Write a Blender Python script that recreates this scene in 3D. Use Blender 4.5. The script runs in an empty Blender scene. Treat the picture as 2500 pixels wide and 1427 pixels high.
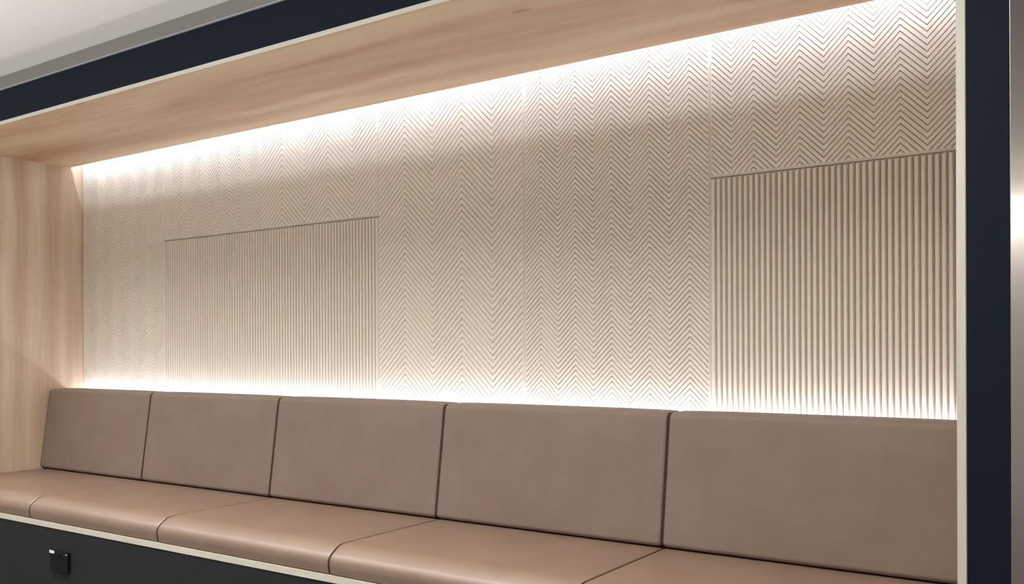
import bpy, bmesh, math, random
from mathutils import Vector, Matrix

# ------------------------------------------------------------------ camera, light, exposure
S = bpy.context.scene
COL = S.collection
H = 1.12                      # camera height above the floor
F_PX, YAW, PITCH, ROLL, SHIFT = 2277.9, 34.765, -0.02, -0.208, 143.1
cam_d = bpy.data.cameras.new('camera')
cam = bpy.data.objects.new('camera', cam_d)
COL.objects.link(cam)
S.camera = cam
cam_d.sensor_fit = 'HORIZONTAL'
cam_d.sensor_width = 36.0
cam_d.lens = F_PX / 2500.0 * 36.0
cam_d.shift_y = SHIFT / 2500.0
cam_d.clip_start = 0.02
_y, _t, _r = (math.radians(a) for a in (YAW, PITCH, ROLL))
_fw = Vector((-math.sin(_y) * math.cos(_t), math.cos(_y) * math.cos(_t), math.sin(_t)))
_rt = Vector((math.cos(_y), math.sin(_y), 0))
_up = _rt.cross(_fw)
_r2 = _rt * math.cos(_r) + _up * math.sin(_r)
_u2 = _up * math.cos(_r) - _rt * math.sin(_r)
_m = Matrix((_r2, _u2, -_fw)).transposed().to_4x4()
_m.translation = (0, 0, H)
cam.matrix_world = _m

world = bpy.data.worlds.new('world')
S.world = world
world.use_nodes = True
world.node_tree.nodes['Background'].inputs[0].default_value = (0.9, 0.93, 1.0, 1)
world.node_tree.nodes['Background'].inputs[1].default_value = 0.05

S.view_settings.view_transform = 'Standard'
S.view_settings.look = 'None'
S.view_settings.gamma = 1.0
S.view_settings.exposure = 0.0
S.view_settings.use_curve_mapping = False
S.cycles.max_bounces = 10
S.cycles.diffuse_bounces = 6

LED_TOP, LED_LOW = 132.0, 44.0          # emission strength of the two LED strips
LED_COL = (0.895, 0.93, 1.09)
ROOM_W = 18.0                          # watts of one ceiling light in the row along the alcove
UPFILL_W = 40.0                          # watts of one added uplight that brightens the ceiling
ROOM_COL = (1.0, 0.985, 0.965)
WASH_W = 20.0                          # corridor cove light


def area_light(name, loc, sx, sy, power, col, rot=(0, 0, 0)):
    d = bpy.data.lights.new(name, 'AREA')
    d.shape = 'RECTANGLE'
    d.size, d.size_y = sx, sy
    d.energy = power
    d.color = col
    o = bpy.data.objects.new(name, d)
    o.location = loc
    o.rotation_euler = rot
    COL.objects.link(o)
    return o


CEIL = H + 1.224
ROW = [(-5.3, 1.45), (-3.8, 1.45), (-2.3, 1.45), (-0.8, 1.45)]
FILL = [(-5.2, 0.3), (-3.6, 0.3), (-2.0, 0.3), (-0.4, 0.3)]  # added pendants, out of view, lifting the ceiling brightness from below
FILL_Z = CEIL - 0.70
for lx, ly in ROW:
    o = area_light('ceiling_lamp', (lx, ly, CEIL - 0.012), 1.16, 0.26, ROOM_W, ROOM_COL)
    o.data.spread = math.radians(125)
for lx, ly in FILL:
    area_light('fill_uplight', (lx, ly, FILL_Z + 0.002), 1.36, 0.05, UPFILL_W, ROOM_COL, (math.pi, 0, 0))
area_light('corridor_fill', (2.1, 5.2, CEIL - 0.02), 0.3, 1.2, 22.0, (1.0, 0.95, 0.90))  # added fill, no known fixture: brightens the lower corridor end wall
area_light('corridor_cove_lamp', (1.2, 7.30, H + 1.02), 2.4, 0.10, WASH_W, (1.0, 0.93, 0.88), (math.radians(20), 0, 0))


# ------------------------------------------------------------------ helpers
def tag(o, label=None, cat=None, group=None, kind=None):
    if label: o['label'] = label
    if cat: o['category'] = cat
    if group: o['group'] = group
    if kind: o['kind'] = kind
    return o


def empty(name, loc, label, cat, group=None):
    o = bpy.data.objects.new(name, None)
    o.empty_display_size = 0.05
    o.location = loc
    COL.objects.link(o)
    return tag(o, label, cat, group)


def obj(name, bm, mat, parent=None, smooth=False):
    """bmesh in world coordinates -> one mesh object (kept in place under its parent)"""
    me = bpy.data.meshes.new(name)
    bmesh.ops.recalc_face_normals(bm, faces=bm.faces)
    bm.to_mesh(me)
    bm.free()
    me.materials.append(mat)
    if smooth:
        for p in me.polygons: p.use_smooth = True
    o = bpy.data.objects.new(name, me)
    COL.objects.link(o)
    if parent is not None:
        o.parent = parent
        base = Vector(parent.location)
        if parent.parent is not None and parent.parent.type == 'EMPTY':
            base = base + Vector(parent.parent.location)
        me.transform(Matrix.Translation(-base))
    else:
        lo = [min(v.co[i] for v in me.vertices) for i in range(3)]
        hi = [max(v.co[i] for v in me.vertices) for i in range(3)]
        c = Vector(((lo[0] + hi[0]) / 2, (lo[1] + hi[1]) / 2, lo[2]))
        me.transform(Matrix.Translation(-c))
        o.location = c
    return o


def box(bm, x0, x1, y0, y1, z0, z1, bev=0.0):
    b = bmesh.new()
    vs = [b.verts.new((x, y, z)) for x in (x0, x1) for y in (y0, y1) for z in (z0, z1)]
    for f in ((0, 1, 3, 2), (4, 6, 7, 5), (0, 4, 5, 1), (2, 3, 7, 6), (0, 2, 6, 4), (1, 5, 7, 3)):
        b.faces.new([vs[i] for i in f])
    if bev > 0:
        bmesh.ops.bevel(b, geom=list(b.edges), offset=bev, segments=2, affect='EDGES', profile=0.6)
    me = bpy.data.meshes.new('tmp')
    b.to_mesh(me); b.free()
    bm.from_mesh(me)
    bpy.data.meshes.remove(me)
    return bm


def bx(x0, x1, y0, y1, z0, z1, bev=0.0):
    return box(bmesh.new(), x0, x1, y0, y1, z0, z1, bev)


def struct(name, bm, mat):
    return tag(obj(name, bm, mat), kind='structure')


# ------------------------------------------------------------------ materials
def new_mat(name):
    m = bpy.data.materials.new(name)
    m.use_nodes = True
    nt = m.node_tree
    return m, nt, nt.nodes['Principled BSDF']


def nd(nt, kind, **kw):
    n = nt.nodes.new(kind)
    for k, v in kw.items():
        if hasattr(n, k): setattr(n, k, v)
        else: n.inputs[k].default_value = v
    return n


def noise_map(nt, scale, detail=3.0, rough=0.5, ns=1.0):
    tc = nd(nt, 'ShaderNodeTexCoord')
    mp = nd(nt, 'ShaderNodeMapping')
    mp.inputs['Scale'].default_value = scale
    nt.links.new(tc.outputs['Object'], mp.inputs['Vector'])
    nz = nd(nt, 'ShaderNodeTexNoise')
    nz.inputs['Scale'].default_value = ns
    nz.inputs['Detail'].default_value = detail
    nz.inputs['Roughness'].default_value = rough
    nt.links.new(mp.outputs[0], nz.inputs['Vector'])
    return nz, mp


def ramp(nt, src, stops):
    r = nd(nt, 'ShaderNodeValToRGB')
    el = r.color_ramp.elements
    el[0].position, el[0].color = stops[0][0], (*stops[0][1], 1)
    el[1].position, el[1].color = stops[-1][0], (*stops[-1][1], 1)
    for p, c in stops[1:-1]:
        e = el.new(p); e.color = (*c, 1)
    nt.links.new(src, r.inputs[0])
    return r


def mix(nt, a, b, fac, mode='MIX'):
    m = nd(nt, 'ShaderNodeMix', data_type='RGBA', blend_type=mode)
    for sock, v in ((m.inputs[6], a), (m.inputs[7], b), (m.inputs[0], fac)):
        if hasattr(v, 'node'): nt.links.new(v, sock)
        elif isinstance(v, (int, float)): sock.default_value = v
        else: sock.default_value = (*v, 1)
    return m.outputs[2]


def bump(nt, b, src, strength, dist):
    n = nd(nt, 'ShaderNodeBump')
    n.inputs['Strength'].default_value = strength
    n.inputs['Distance'].default_value = dist
    nt.links.new(src, n.inputs['Height'])
    nt.links.new(n.outputs[0], b.inputs['Normal'])


def plain(name, col, rough=0.5, var=0.04, ns=40.0, metallic=0.0, spec=0.5, bmp=0.0):
    m, nt, b = new_mat(name)
    nz, _ = noise_map(nt, (1, 1, 1), 4.0, 0.55, ns)
    r = ramp(nt, nz.outputs[0], [(0.3, tuple(c * (1 - var) for c in col)), (0.7, tuple(min(1, c * (1 + var)) for c in col))])
    nt.links.new(r.outputs[0], b.inputs['Base Color'])
    b.inputs['Roughness'].default_value = rough
    b.inputs['Metallic'].default_value = metallic
    b.inputs['Specular IOR Level'].default_value = spec
    if bmp: bump(nt, b, nz.outputs[0], bmp, 0.002)
    return m


def wood(name, axis, c_lo, c_mid, c_hi, rough=0.48):
    """oak laminate with the grain along axis ('x' or 'z')"""
    m, nt, b = new_mat(name)
    s = {'x': (0.55, 9.0, 9.0), 'z': (12.0, 12.0, 0.5)}[axis]
    fine = {'x': (5.0, 150.0, 150.0), 'z': (150.0, 150.0, 5.0)}[axis]
    pore = {'x': (9.0, 420.0, 420.0), 'z': (420.0, 420.0, 9.0)}[axis]
    n1, mp1 = noise_map(nt, s, 3.0, 0.5)
    # waviness of the broad figure
    w, _ = noise_map(nt, (1.4, 1.4, 1.4), 2.0, 0.5)
    wv = nd(nt, 'ShaderNodeVectorMath', operation='MULTIPLY_ADD')
    wv.inputs[1].default_value = {'x': (0, 0.9, 0.9), 'z': (0.7, 0.7, 0)}[axis]
    nt.links.new(w.outputs['Color'], wv.inputs[0])
    nt.links.new(mp1.outputs[0], wv.inputs[2])
    nt.links.new(wv.outputs[0], n1.inputs['Vector'])
    r1 = ramp(nt, n1.outputs[0], [(0.30, c_lo), (0.50, c_mid), (0.66, c_hi)])
    n2, _ = noise_map(nt, fine, 3.0, 0.6)
    r2 = ramp(nt, n2.outputs[0], [(0.3, (0.90, 0.885, 0.87)), (0.65, (1.04, 1.04, 1.04))])
    c = mix(nt, r1.outputs[0], r2.outputs[0], 0.8, 'MULTIPLY')
    n3, _ = noise_map(nt, pore, 2.0, 0.5)
    r3 = ramp(nt, n3.outputs[0], [(0.30, (0.86, 0.83, 0.8)), (0.42, (1, 1, 1))])
    c = mix(nt, c, r3.outputs[0], 0.5, 'MULTIPLY')
    # small knots
    vt = nd(nt, 'ShaderNodeTexVoronoi')
    vt.inputs['Scale'].default_value = 1.0
    tc = nd(nt, 'ShaderNodeTexCoord'); mk = nd(nt, 'ShaderNodeMapping')
    mk.inputs['Scale'].default_value = {'x': (1.8, 6.0, 6.0), 'z': (6.0, 6.0, 1.8)}[axis]
    nt.links.new(tc.outputs['Object'], mk.inputs['Vector']); nt.links.new(mk.outputs[0], vt.inputs['Vector'])
    r4 = ramp(nt, vt.outputs['Distance'], [(0.03, (0.66, 0.56, 0.5)), (0.085, (1, 1, 1))])
    c = mix(nt, c, r4.outputs[0], 0.8, 'MULTIPLY')
    nt.links.new(c, b.inputs['Base Color'])
    b.inputs['Roughness'].default_value = rough
    b.inputs['Specular IOR Level'].default_value = 0.35
    bump(nt, b, n2.outputs[0], 0.12, 0.001)
    return m


def leather(name, c_lo, c_hi, rough=0.42, spec=0.55):
    m, nt, b = new_mat(name)
    n1, _ = noise_map(nt, (1, 1, 1), 4.0, 0.6, 7.0)
    r1 = ramp(nt, n1.outputs[0], [(0.3, c_lo), (0.7, c_hi)])
    n2, _ = noise_map(nt, (1, 1, 1), 2.0, 0.5, 900.0)
    r2 = ramp(nt, n2.outputs[0], [(0.3, (0.93, 0.93, 0.93)), (0.7, (1.05, 1.05, 1.05))])
    c = mix(nt, r1.outputs[0], r2.outputs[0], 0.8, 'MULTIPLY')
    nt.links.new(c, b.inputs['Base Color'])
    b.inputs['Roughness'].default_value = rough
    b.inputs['Specular IOR Level'].default_value = spec
    bump(nt, b, n2.outputs[0], 0.15, 0.0008)
    return m


def emit(name, col, strength):
    m, nt, b = new_mat(name)
    b.inputs['Base Color'].default_value = (0.8, 0.8, 0.8, 1)
    b.inputs['Emission Color'].default_value = (*col, 1)
    b.inputs['Emission Strength'].default_value = strength
    return m


M_PANEL = plain('beige_felt', (0.69, 0.63, 0.535), 0.9, 0.06, 350.0, spec=0.15, bmp=0.25)
M_SOFFIT = wood('oak_laminate_along', 'x', (0.47, 0.285, 0.172), (0.61, 0.42, 0.266), (0.68, 0.535, 0.355))
M_SIDE = wood('oak_laminate_upright', 'z', (0.475, 0.335, 0.235), (0.585, 0.455, 0.33), (0.65, 0.555, 0.43))
M_EDGE_X = wood('pale_edge_band_along', 'x', (0.50, 0.475, 0.395), (0.53, 0.505, 0.425), (0.56, 0.535, 0.455), 0.5)
M_EDGE_Z = wood('pale_edge_band_upright', 'z', (0.50, 0.475, 0.395), (0.53, 0.505, 0.425), (0.56, 0.535, 0.455), 0.5)
M_NAVY = plain('navy_laminate', (0.008, 0.0123, 0.019), 0.6, 0.05, 30.0, spec=0.06)
M_CHAR = plain('charcoal_laminate', (0.022, 0.0225, 0.0245), 0.6, 0.05, 30.0, spec=0.08)
M_LEATHER = leather('taupe_leather', (0.180, 0.133, 0.104), (0.205, 0.154, 0.121), 0.6, 0.25)
M_SEAT = leather('brown_seat_leather', (0.180, 0.115, 0.079), (0.210, 0.138, 0.095), 0.42, 0.9)
M_PIPE = leather('dark_piping', (0.06, 0.034, 0.024), (0.075, 0.045, 0.03), 0.7, 0.15)
M_WHITE = plain('white_paint', (0.80, 0.785, 0.77), 0.7, 0.015, 20.0, spec=0.2)
M_BULK = plain('grey_paint', (0.19, 0.178, 0.166), 0.7, 0.02, 20.0, spec=0.2)
M_LIP = plain('pale_metal_trim', (0.40, 0.43, 0.47), 0.4, 0.02, 20.0)
M_WALLP = plain('wall_paint', (0.70, 0.69, 0.68), 0.75, 0.015, 20.0, spec=0.2)
M_FLOOR = plain('grey_floor', (0.22, 0.215, 0.21), 0.6, 0.05, 30.0, spec=0.3)
M_PLY = plain('plywood', (0.50, 0.40, 0.28), 0.6, 0.05, 30.0)
M_STEEL = plain('satin_metal', (0.55, 0.51, 0.465), 0.30, 0.04, 12.0, metallic=1.0)
M_ALU = plain('aluminium', (0.7, 0.7, 0.7), 0.35, 0.03, 30.0, metallic=1.0)
M_BLACK = plain('black_plastic', (0.0055, 0.0055, 0.005), 0.45, 0.05, 60.0, spec=0.1)
M_HOLE = plain('socket_hole', (0.0015, 0.0015, 0.0015), 0.7, 0.0, 10.0, spec=0.1)
M_LABEL = plain('white_label', (0.85, 0.85, 0.85), 0.5, 0.01, 30.0)
M_INK = plain('grey_ink', (0.45, 0.45, 0.45), 0.6, 0.02, 30.0)
M_LEDT = emit('led_light_upper', LED_COL, LED_TOP)
M_LEDL = emit('led_light_lower', LED_COL, LED_LOW)

# ------------------------------------------------------------------ key dimensions (metres, measured from the camera axis)
X0, W, NP = -4.9166, 0.7402, 6
XR = -0.3459                       # inner face of the right jamb
XR1, XR2 = -0.3276, -0.2458
YP = 2.900                         # face of the wall panels
YF = 2.1165                        # front plane of the alcove
YC = 2.8303                        # back edge of the soffit
Zs0, Zs1, Zf = H + 1.0132, H + 1.0285, H + 1.166
ZJ = H + 0.5666                    # joint between upper and lower panels
Zl0, Zl1 = H - 0.7187, H - 0.7407  # bench lip
PT = 0.022                         # panel thickness
YW = YP + PT                       # wall behind the panels
YEND, XEND = 7.5, 2.7
XL, YB = -7.2, -3.4

# ------------------------------------------------------------------ the room
struct('floor', bx(XL, XEND, YB, YEND, -0.05, 0.0), M_FLOOR)
struct('ceiling', bx(XL, XEND, YB, YEND, CEIL, CEIL + 0.05), M_WHITE)
struct('wall_back', bx(X0 - 0.02, XR + 0.01, YW, YW + 0.1, 0.0, CEIL), M_WALLP)
struct('wall_left', bx(XL - 0.1, XL, YB, YEND, 0.0, CEIL), M_WALLP)
struct('wall_right', bx(XEND, XEND + 0.1, YB, YEND, 0.0, CEIL), M_WALLP)
struct('wall_rear', bx(XL, XEND, YB - 0.1, YB, 0.0, CEIL), M_WALLP)
struct('wall_corridor_end', bx(XR2, XEND, YEND - 0.1, YEND, 0.0, CEIL), M_WHITE)
struct('wall_front_left', bx(XL, X0 - 0.12, YF, YF + 0.1, 0.0, CEIL), M_WALLP)
struct('trim_1', bx(X0 - 0.12, XR2, YF - 0.004, YF + 0.06, Zf + 0.0025, CEIL), M_BULK)
struct('trim_2', bx(X0 - 0.12, XR2, YF - 0.006, YF + 0.02, Zf, Zf + 0.0025), M_LIP)

# ------------------------------------------------------------------ wall panels
GW, GD, BEV = 0.0046, 0.0072, 0.0064      # groove width (upright), groove depth, edge chamfer


def rim_and_back(bm, x0, x1, z0, z1):
    """chamfer the four edges of a panel face outwards and close its sides and back"""
    edges = [e for e in bm.edges if e.is_boundary]
    ret = bmesh.ops.extrude_edge_only(bm, edges=edges)
    nv = [g for g in ret['geom'] if isinstance(g, bmesh.types.BMVert)]
    e = 1e-5
    for v in nv:
        x, y, z = v.co
        if abs(x - (x0 + BEV)) < e: x = x0
        elif abs(x - (x1 - BEV)) < e: x = x1
        if abs(z - (z0 + BEV)) < e: z = z0
        elif abs(z - (z1 - BEV)) < e: z = z1
        v.co = (x, YP + BEV, z)
    edges = [e for e in bm.edges if e.is_boundary]
    ret = bmesh.ops.extrude_edge_only(bm, edges=edges)
    for g in ret['geom']:
        if isinstance(g, bmesh.types.BMVert): g.co.y = YP + PT - 0.0005
    bmesh.ops.holes_fill(bm, edges=[e for e in bm.edges if e.is_boundary], sides=0)


def chevron(x0, x1, z0, z1, pitch, cw, peak_first, phase=0.0, xs=None):
    xs = x0 if xs is None else xs
    bm = bmesh.new()
    n = int(math.ceil((x1 - xs) / cw - 1e-6))
    k0 = int((z0 - cw) / pitch) - 2
    k1 = int((z1 + cw) / pitch) + 2
    prof = []
    for k in range(k0, k1):
        for dz, d in ((0, 0), (GW / 2, GD), (GW, 0)):
            prof.append((k * pitch + dz + phase, d))
    cols = []
    for i in range(n + 1):
        peak = (i % 2 == 0) == peak_first
        off = 0.0 if peak else -cw
        cols.append([bm.verts.new((xs + i * cw, YP + d, z + off)) for z, d in prof])
    for a, b in zip(cols, cols[1:]):
        for j in range(len(a) - 1):
            bm.faces.new((a[j], b[j], b[j + 1], a[j + 1]))
    for co, no in (((x0 + BEV, 0, 0), (-1, 0, 0)), ((x1 - BEV, 0, 0), (1, 0, 0)),
                   ((0, 0, z0 + BEV), (0, 0, -1)), ((0, 0, z1 - BEV), (0, 0, 1))):
        bmesh.ops.bisect_plane(bm, geom=list(bm.verts) + list(bm.edges) + list(bm.faces),
                               plane_co=co, plane_no=no, clear_outer=True)
    mg = 0.003                                    # the grooves run out just short of the chamfer
    for co, no in (((x0 + BEV + mg, 0, 0), (1, 0, 0)), ((x1 - BEV - mg, 0, 0), (1, 0, 0)),
                   ((0, 0, z0 + BEV + mg), (0, 0, 1)), ((0, 0, z1 - BEV - mg), (0, 0, 1))):
        bmesh.ops.bisect_plane(bm, geom=list(bm.verts) + list(bm.edges) + list(bm.faces), plane_co=co, plane_no=no)
    for v in bm.verts:
        if v.co.x < x0 + BEV + 1e-4 or v.co.x > x1 - BEV - 1e-4 or v.co.z < z0 + BEV + 1e-4 or v.co.z > z1 - BEV - 1e-4:
            v.co.y = YP
    rim_and_back(bm, x0, x1, z0, z1)
    return bm


def ribbed(x0, x1, z0, z1, n):
    """upright trapezoid ribs whose ends are cut by the edge chamfer"""
    bm = bmesh.new()
    p = (x1 - x0) / n
    slope, depth, BEV = 0.255 * p, 0.0150, 0.0154
    prof = [(x0, 0.0064)]
    for i in range(n):
        a = x0 + i * p
        if i: prof.append((a, depth))
        prof += [(a + slope, 0.0), (a + p - slope, 0.0)]
    prof.append((x1, 0.0064))
    rows = []
    for x, d in prof:
        zt, zb = z1 - 0.0085 * (1 - d / BEV), z0 + 0.0085 * (1 - d / BEV)
        rows.append([bm.verts.new(c) for c in ((x, YP + BEV, z0), (x, YP + d, zb), (x, YP + d, zt), (x, YP + BEV, z1))])
    for a, b in zip(rows, rows[1:]):
        for j in range(3):
            vs = [a[j], b[j], b[j + 1], a[j + 1]]
            bm.faces.new(vs)
    bmesh.ops.remove_doubles(bm, verts=bm.verts, dist=1e-6)
    ret = bmesh.ops.extrude_edge_only(bm, edges=[e for e in bm.edges if e.is_boundary])
    for g in ret['geom']:
        if isinstance(g, bmesh.types.BMVert): g.co.y = YP + PT - 0.0005
    bmesh.ops.holes_fill(bm, edges=[e for e in bm.edges if e.is_boundary], sides=0)
    return bm


ZB, ZT = H - 0.56, H + 1.18
XS = [X0 + i * W for i in range(7)]
FINE, COARSE = 0.01935, 0.0249
G = 'beige grooved wall panels above the bench'
XE = XR - 0.004
for bm, lab in (
    (chevron(XS[0], XS[1], ZB, ZT, FINE, W / 10, True),
     'tall beige panel of narrow chevrons next to the wooden left side wall'),
    (chevron(XS[1], XS[2], ZJ, ZT, FINE, W / 10, True),
     'short beige narrow-chevron panel above the finely ribbed panel, second panel from the left'),
    (chevron(XS[2], XS[3], ZJ, ZT, COARSE, W / 5, False),
     'short beige wide-chevron panel above the right half of the wide finely ribbed panel'),
    (chevron(XS[3], XS[4], ZB, ZT, COARSE, W / 5, False),
     'tall beige full-height panel of wide, widely spaced chevrons'),
    (chevron(XS[4], XS[5], ZB, ZT, FINE, W / 10, False),
     'tall beige narrow-chevron panel between the wide-chevron one and the right ribbed one'),
    (chevron(XS[5], XE, ZJ, ZT, FINE, W / 10, True),
     'short beige chevron panel above the right-hand ribbed panel, beside the right jamb'),
):
    tag(obj('chevron_panel', bm, M_PANEL), lab, 'wall panel', G)
tag(obj('ribbed_panel', ribbed(XS[1], XS[3], ZB, ZJ, 80), M_PANEL),
    'wide beige panel of fine vertical ribs below two short chevron panels', 'wall panel', G)
tag(obj('ribbed_panel', ribbed(XS[5], XE, ZB, ZJ, 47), M_PANEL),
    'beige vertically ribbed panel at right end beside the pale jamb edge', 'wall panel', G)

# ------------------------------------------------------------------ timber lining of the alcove
t = empty('soffit_panel', ((X0 + XR) / 2, YF, Zs0), 'long light oak soffit overhead with a pale front edge', 'panel')
obj('board', bx(X0 + 0.0005, XR - 0.0005, YF + 0.0016, YC, Zs0, Zs1, 0.0006), M_SOFFIT, t)
tag(obj('edge_band', bx(X0 + 0.0005, XR - 0.0005, YF, YF + 0.0015, Zs0 - 0.0002, Zs1, 0.0), M_EDGE_X, t), 'pale edge strip')

t = empty('side_panel', (X0, YF, 0), 'light oak side wall with upright grain at left end of bench', 'panel')
obj('board', bx(X0 - 0.018, X0, YF + 0.0016, YW - 0.001, 0.0, CEIL - 0.002), M_SIDE, t)
tag(obj('edge_band', bx(X0 - 0.018, X0, YF, YF + 0.0015, 0.0, Zs1), M_EDGE_Z, t), 'pale edge strip')

t = empty('end_jamb', ((XR + XR2) / 2, YF, 0), 'upright dark navy post with pale edge at right end of alcove', 'post')
obj('board', bx(XR, XR1, YF + 0.0016, YW - 0.001, 0.0, Zf - 0.002), M_SIDE, t)
tag(obj('edge_band', bx(XR, XR1 - 0.0015, YF, YF + 0.0015, 0.0, Zf - 0.002), M_EDGE_Z, t), 'pale upright edge strip')
tag(obj('front_panel', bx(XR1, XR2 - 0.0014, YF, YF + 0.018, 0.0, Zf - 0.002, 0.0008), M_NAVY, t), 'dark navy face')
tag(obj('return_panel', bx(XR2 - 0.0009, XR2, YF + 0.001, YEND - 0.101, 0.0, CEIL - 0.001), M_STEEL, t), 'satin reflective side face')

tag(obj('fascia_panel', bx(X0 - 0.1, XR - 0.001, YF + 0.002, YF + 0.02, Zs1 + 0.0005, Zf - 0.0005, 0.0008), M_NAVY),
    'long dark navy fascia above the pale soffit edge', 'panel')
tag(obj('end_post', bx(X0 - 0.12, X0 - 0.019, YF, YF + 0.018, 0.0, Zs1), M_NAVY),
    'dark post at the left end, outside the oak side wall', 'post')

# ------------------------------------------------------------------ bench base
t = empty('bench_base', ((X0 + XR) / 2, YF, 0), 'dark charcoal bench base with pale lip under seat cushions', 'bench')
obj('bench_board', bx(X0 + 0.001, XR - 0.001, YF + 0.0016, YW - 0.002, Zl1, Zl0), M_PLY, t)
tag(obj('edge_band', bx(X0 + 0.001, XR - 0.001, YF, YF + 0.0015, Zl1, Zl0, 0.0), M_EDGE_X, t), 'pale lip')
tag(obj('front_panel', bx(X0 + 0.001, XR - 0.001, YF + 0.003, YF + 0.021, H - 1.049, Zl1 - 0.0006, 0.0008), M_CHAR, t), 'dark charcoal front')
obj('plinth', bx(X0 + 0.001, XR - 0.001, YF + 0.004, YF + 0.022, 0.0, H - 1.0505, 0.0008), M_CHAR, t)
obj('back_rail', bx(X0 + 0.001, XR - 0.001, 2.828, 2.843, Zl0, H - 0.262), M_PLY, t)
obj('ledge', bx(X0 + 0.001, XR - 0.001, 2.843, YP - 0.001, H - 0.262, H - 0.252), M_PLY, t)

# ------------------------------------------------------------------ LED strips
def led(name, lab, mat, x0, x1, ch, df, n=30, tilt=0.0):
    e = empty(name, ((x0 + x1) / 2, ch[0], ch[2]), lab, 'light')
    cy, cz = (ch[0] + ch[1]) / 2, (ch[2] + ch[3]) / 2
    rot = Matrix.Translation((0, cy, cz)) @ Matrix.Rotation(tilt, 4, 'X') @ Matrix.Translation((0, -cy, -cz))
    cb = bx(x0, x1, *ch)
    bmesh.ops.transform(cb, matrix=rot, verts=cb.verts)
    obj('channel', cb, M_ALU, e)
    bm = bmesh.new()
    for i in range(n):
        a, b = x0 + (x1 - x0) * i / n, x0 + (x1 - x0) * (i + 1) / n
        box(bm, a, b, *df)
    bmesh.ops.transform(bm, matrix=rot, verts=bm.verts)
    obj('diffuser', bm, mat, e)


obj_batten = tag(obj('light_batten', bx(X0 + 0.002, XR - 0.002, 2.770, 2.800, Zs1 + 0.0005, Zs1 + 0.10), M_WALLP),
                 'batten on top of the soffit behind the light slot', 'batten')
led('strip_light', 'upper strip light hidden behind the back edge of the soffit', M_LEDT, X0 + 0.01, XR - 0.01,
    (2.8005, 2.808, Zs1 + 0.066, Zs1 + 0.080), (2.8082, 2.810, Zs1 + 0.068, Zs1 + 0.078))
led('strip_light', 'lower strip light hidden behind the leather backrests', M_LEDL, X0 + 0.01, XR - 0.01,
    (2.852, 2.866, H - 0.2500, H - 0.239), (2.8535, 2.8645, H - 0.2388, H - 0.237), tilt=-math.radians(22))


# ------------------------------------------------------------------ cushions
def rounded(pts, seg=7):
    """closed YZ polygon with a radius at each corner -> smooth list of (point, outward normal)"""
    n = len(pts)
    area = sum(pts[i][0] * pts[(i + 1) % n][1] - pts[(i + 1) % n][0] * pts[i][1] for i in range(n))
    sgn = 1 if area > 0 else -1
    out = []
    for i in range(n):
        p = Vector(pts[i][:2]); r = pts[i][2]
        a = (Vector(pts[i - 1][:2]) - p).normalized()
        b = (Vector(pts[(i + 1) % n][:2]) - p).normalized()
        ang = a.angle(b)
        d = r / math.tan(ang / 2)
        c = p + (a + b).normalized() * (r / math.sin(ang / 2))
        s, e = p + a * d, p + b * d
        va, vb = s - c, e - c
        tot = va.angle(vb)
        cr = va.x * vb.y - va.y * vb.x
        sg = 1 if cr > 0 else -1
        for k in range(seg + 1):
            q = tot * k / seg * sg
            v = Vector((va.x * math.cos(q) - va.y * math.sin(q), va.x * math.sin(q) + va.y * math.cos(q)))
            out.append((c + v, v.normalized()))
    # extra points along the long runs
    res = []
    m = len(out)
    for i in range(m):
        p, nn = out[i]; p2, n2 = out[(i + 1) % m]
        res.append((p, nn))
        L = (p2 - p).length
        if L > 0.05:
            k = max(2, int(L / 0.04))
            for j in range(1, k):
                f = j / k
                res.append((p.lerp(p2, f), nn.lerp(n2, f).normalized()))
    return res


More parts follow.
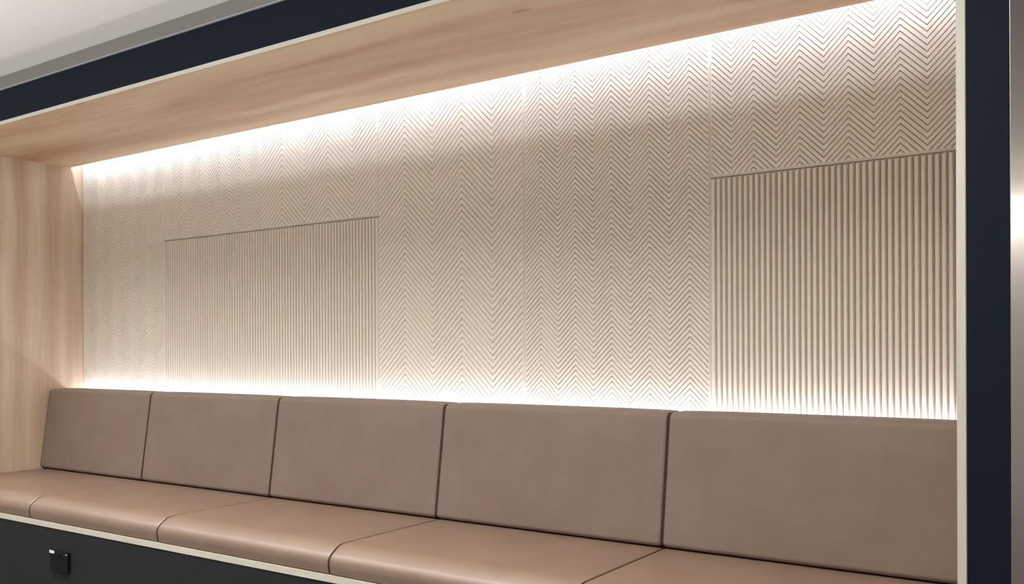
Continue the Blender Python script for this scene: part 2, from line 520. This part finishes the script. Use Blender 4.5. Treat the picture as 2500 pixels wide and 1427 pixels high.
def cushion(name, x0, x1, prof, r, puff, mat, lab, cat, grp, seed, pipe_r=0.0016, puff_fn=None):
    rnd = random.Random(seed)
    w = x1 - x0
    st = []
    K = 6
    for k in range(K + 1):
        a = math.pi / 2 * k / K
        st.append((r * (1 - math.sin(a)), r * (1 - math.cos(a))))
    st = st[::-1]                                    # from the end face (inset r) to the full section
    st = [(o, -i) for o, i in st]
    left = [(o, i) for o, i in st]
    mids = [0.02, 0.04, 0.07, 0.12, 0.2, 0.3, 0.4, 0.5, 0.6, 0.7, 0.8, 0.88, 0.93, 0.96, 0.98]
    stations = []
    for k in range(K + 1):
        a = math.pi / 2 * k / K
        stations.append((x0 + r * (1 - math.sin(a)), -r * (1 - math.cos(a))))
    stations.sort()
    stations += [(x0 + w * f, 0.0) for f in mids if x0 + r + 0.002 < x0 + w * f < x1 - r - 0.002]
    tail = [(x1 - (s[0] - x0), s[1]) for s in stations if s[0] <= x0 + r + 1e-9]
    stations += sorted(tail)
    bm = bmesh.new()
    rings = []
    for x, ins in stations:
        f = max(0.0, min(1.0, (x - x0) / w))
        crown = puff * (1 - abs(2 * f - 1) ** 5)
        ring = []
        for p, n in prof:
            k = puff_fn(p) if puff_fn else 1.0
            q = p + n * (ins + crown * k)
            ring.append(bm.verts.new((x, q.x, q.y)))
        rings.append(ring)
    m = len(prof)
    for a, b in zip(rings, rings[1:]):
        for j in range(m):
            bm.faces.new((a[j], a[(j + 1) % m], b[(j + 1) % m], b[j]))
    bm.faces.new(rings[0]); bm.faces.new(rings[-1])
    zb = min(p.y for p, n in prof); yb = min(p.x for p, n in prof)
    e = empty(name, ((x0 + x1) / 2, yb, zb), lab, cat, grp)
    obj('cover', bm, mat, e, smooth=True)
    # the sewn piping round both ends
    for sgn, xa in ((1, x0), (-1, x1)):
        a0 = math.radians(58)
        xx = xa + sgn * r * (1 - math.sin(a0))
        ins = -r * (1 - math.cos(a0)) * 0.72
        b2 = bmesh.new()
        loop = []
        S6 = 6
        for p, n in prof:
            c = p + n * (ins + 0.0002)
            ring = []
            for k in range(S6):
                q = 2 * math.pi * k / S6
                ring.append(b2.verts.new((xx + pipe_r * math.cos(q), c.x + n.x * pipe_r * math.sin(q), c.y + n.y * pipe_r * math.sin(q))))
            loop.append(ring)
        for i in range(m):
            A, B = loop[i], loop[(i + 1) % m]
            for k in range(S6):
                b2.faces.new((A[k], A[(k + 1) % S6], B[(k + 1) % S6], B[k]))
        tag(obj('piping', b2, M_PIPE, e, smooth=True), 'dark sewn piping')
    return e


WC = 0.9095
seat_prof = rounded([(2.121, H - 0.7182, 0.010), (2.112, H - 0.665, 0.040), (2.166, H - 0.6265, 0.075),
                     (2.774, H - 0.6210, 0.012), (2.774, H - 0.7182, 0.012)])
back_prof = rounded([(2.6515, H - 0.6175, 0.016), (2.7090, H - 0.199, 0.022), (2.8120, H - 0.1975, 0.016),
                     (2.821, H - 0.238, 0.02), (2.755, H - 0.6175, 0.012)])
GS, GB = 'brown leather seat cushions along the bench', 'brown leather back cushions along the bench'
seat_lab = ['brown leather seat cushion next to the oak side wall, far left',
            'brown leather seat cushion, second from the oak side wall, above the black socket',
            'brown leather seat cushion in the middle of the bench, third from the oak side wall',
            'brown leather seat cushion, fourth from the oak side wall',
            'brown leather seat cushion nearest the navy post, cut off by the lower frame edge']
back_lab = ['brown leather back cushion against the oak side wall, far left',
            'brown leather back cushion, second from the oak side wall, below the finely ribbed panel',
            'brown leather back cushion in the middle, third from the oak side wall',
            'brown leather back cushion below the two tall chevron panels, fourth from the oak side wall',
            'brown leather back cushion below the right ribbed panel, running behind the navy post']
for i in range(5):
    a, b = X0 + i * WC, X0 + (i + 1) * WC
    if i == 4: b = XR
    cushion('seat_cushion', a + 0.0012, b - 0.0012, seat_prof, 0.009, 0.0025, M_SEAT, seat_lab[i], 'cushion', GS, i,
            puff_fn=lambda p: max(0.0, min(1.0, (2.60 - p.x) / 0.15)) if p.y > H - 0.70 else 0.0)
    cushion('back_cushion', a + 0.0022, b - 0.0022, back_prof, 0.012, 0.0055, M_LEATHER, back_lab[i], 'cushion', GB, 20 + i,
            puff_fn=lambda p: max(0.0, min(1.0, (p.y - (H - 0.60)) / 0.12)) * (1.0 if p.y < H - 0.22 else 0.5))

# ------------------------------------------------------------------ power socket
SX, SZ = -3.757, H - 0.8708
ys = YF + 0.003
t = empty('power_socket', (SX, ys, SZ - 0.0415), 'black double power socket on the charcoal bench front', 'socket')
obj('plate', bx(SX - 0.068, SX + 0.068, ys - 0.013, ys - 0.0001, SZ - 0.0415, SZ + 0.0415, 0.0022), M_BLACK, t)
yf = ys - 0.013
for k in (-1, 1):
    obj('rocker_switch', bx(SX + k * 0.010 - 0.006, SX + k * 0.010 + 0.006, yf - 0.003, yf + 0.001, SZ + 0.014, SZ + 0.028, 0.001), M_BLACK, t)
for k in (-1, 1):
    cx = SX + k * 0.036
    for hx, hz, hw, hh in ((0, 0.014, 0.002, 0.004), (-0.011, -0.012, 0.0035, 0.002), (0.011, -0.012, 0.0035, 0.002)):
        obj('pin_hole', bx(cx + hx - hw, cx + hx + hw, yf - 0.0004, yf + 0.0005, SZ + hz - hh, SZ + hz + hh), M_HOLE, t)
lb = obj('sticker', bx(SX - 0.069, SX - 0.033, yf - 0.0010, yf - 0.0001, SZ + 0.0285, SZ + 0.0405, 0.0003), M_LABEL, t)
tag(lb, 'small white sticker')
bm = bmesh.new()
for k in range(6):
    box(bm, SX - 0.064 + k * 0.0042, SX - 0.0612 + k * 0.0042, yf - 0.0013, yf - 0.0009, SZ + 0.0330, SZ + 0.0362)
obj('print', bm, M_INK, lb)
tag(obj('sticker', bx(SX + 0.052, SX + 0.0635, yf - 0.0010, yf - 0.0001, SZ + 0.0310, SZ + 0.0360, 0.0003), M_INK, t), 'tiny pale mark')

# ------------------------------------------------------------------ ceiling light panels of the room
for lx, ly in ROW:
    t = empty('ceiling_light', (lx, ly, CEIL), 'long recessed ceiling light of the room in front of the alcove', 'light', 'ceiling lights of the room')
    bm = bmesh.new()
    for x0, x1, y0, y1 in ((-.6, .6, -.15, -.135), (-.6, .6, .135, .15), (-.6, -.585, -.135, .135), (.585, .6, -.135, .135)):
        box(bm, lx + x0, lx + x1, ly + y0, ly + y1, CEIL - 0.010, CEIL - 0.0005)
    obj('frame', bm, M_WHITE, t)

for lx, ly in FILL:  # unseen housings added to carry the ceiling fill light
    t = empty('fill_pendant', (lx, ly, FILL_Z - 0.05), 'added linear uplight, out of view, brightening the ceiling in front of the alcove', 'light', 'added uplights for the ceiling')
    obj('body', bx(lx - 0.70, lx + 0.70, ly - 0.03, ly + 0.03, FILL_Z - 0.05, FILL_Z, 0.003), M_ALU, t)
    for k in (-0.5, 0.5):
        obj('cable', bx(lx + k - 0.0012, lx + k + 0.0012, ly - 0.0012, ly + 0.0012, FILL_Z, CEIL - 0.0004), M_ALU, t)
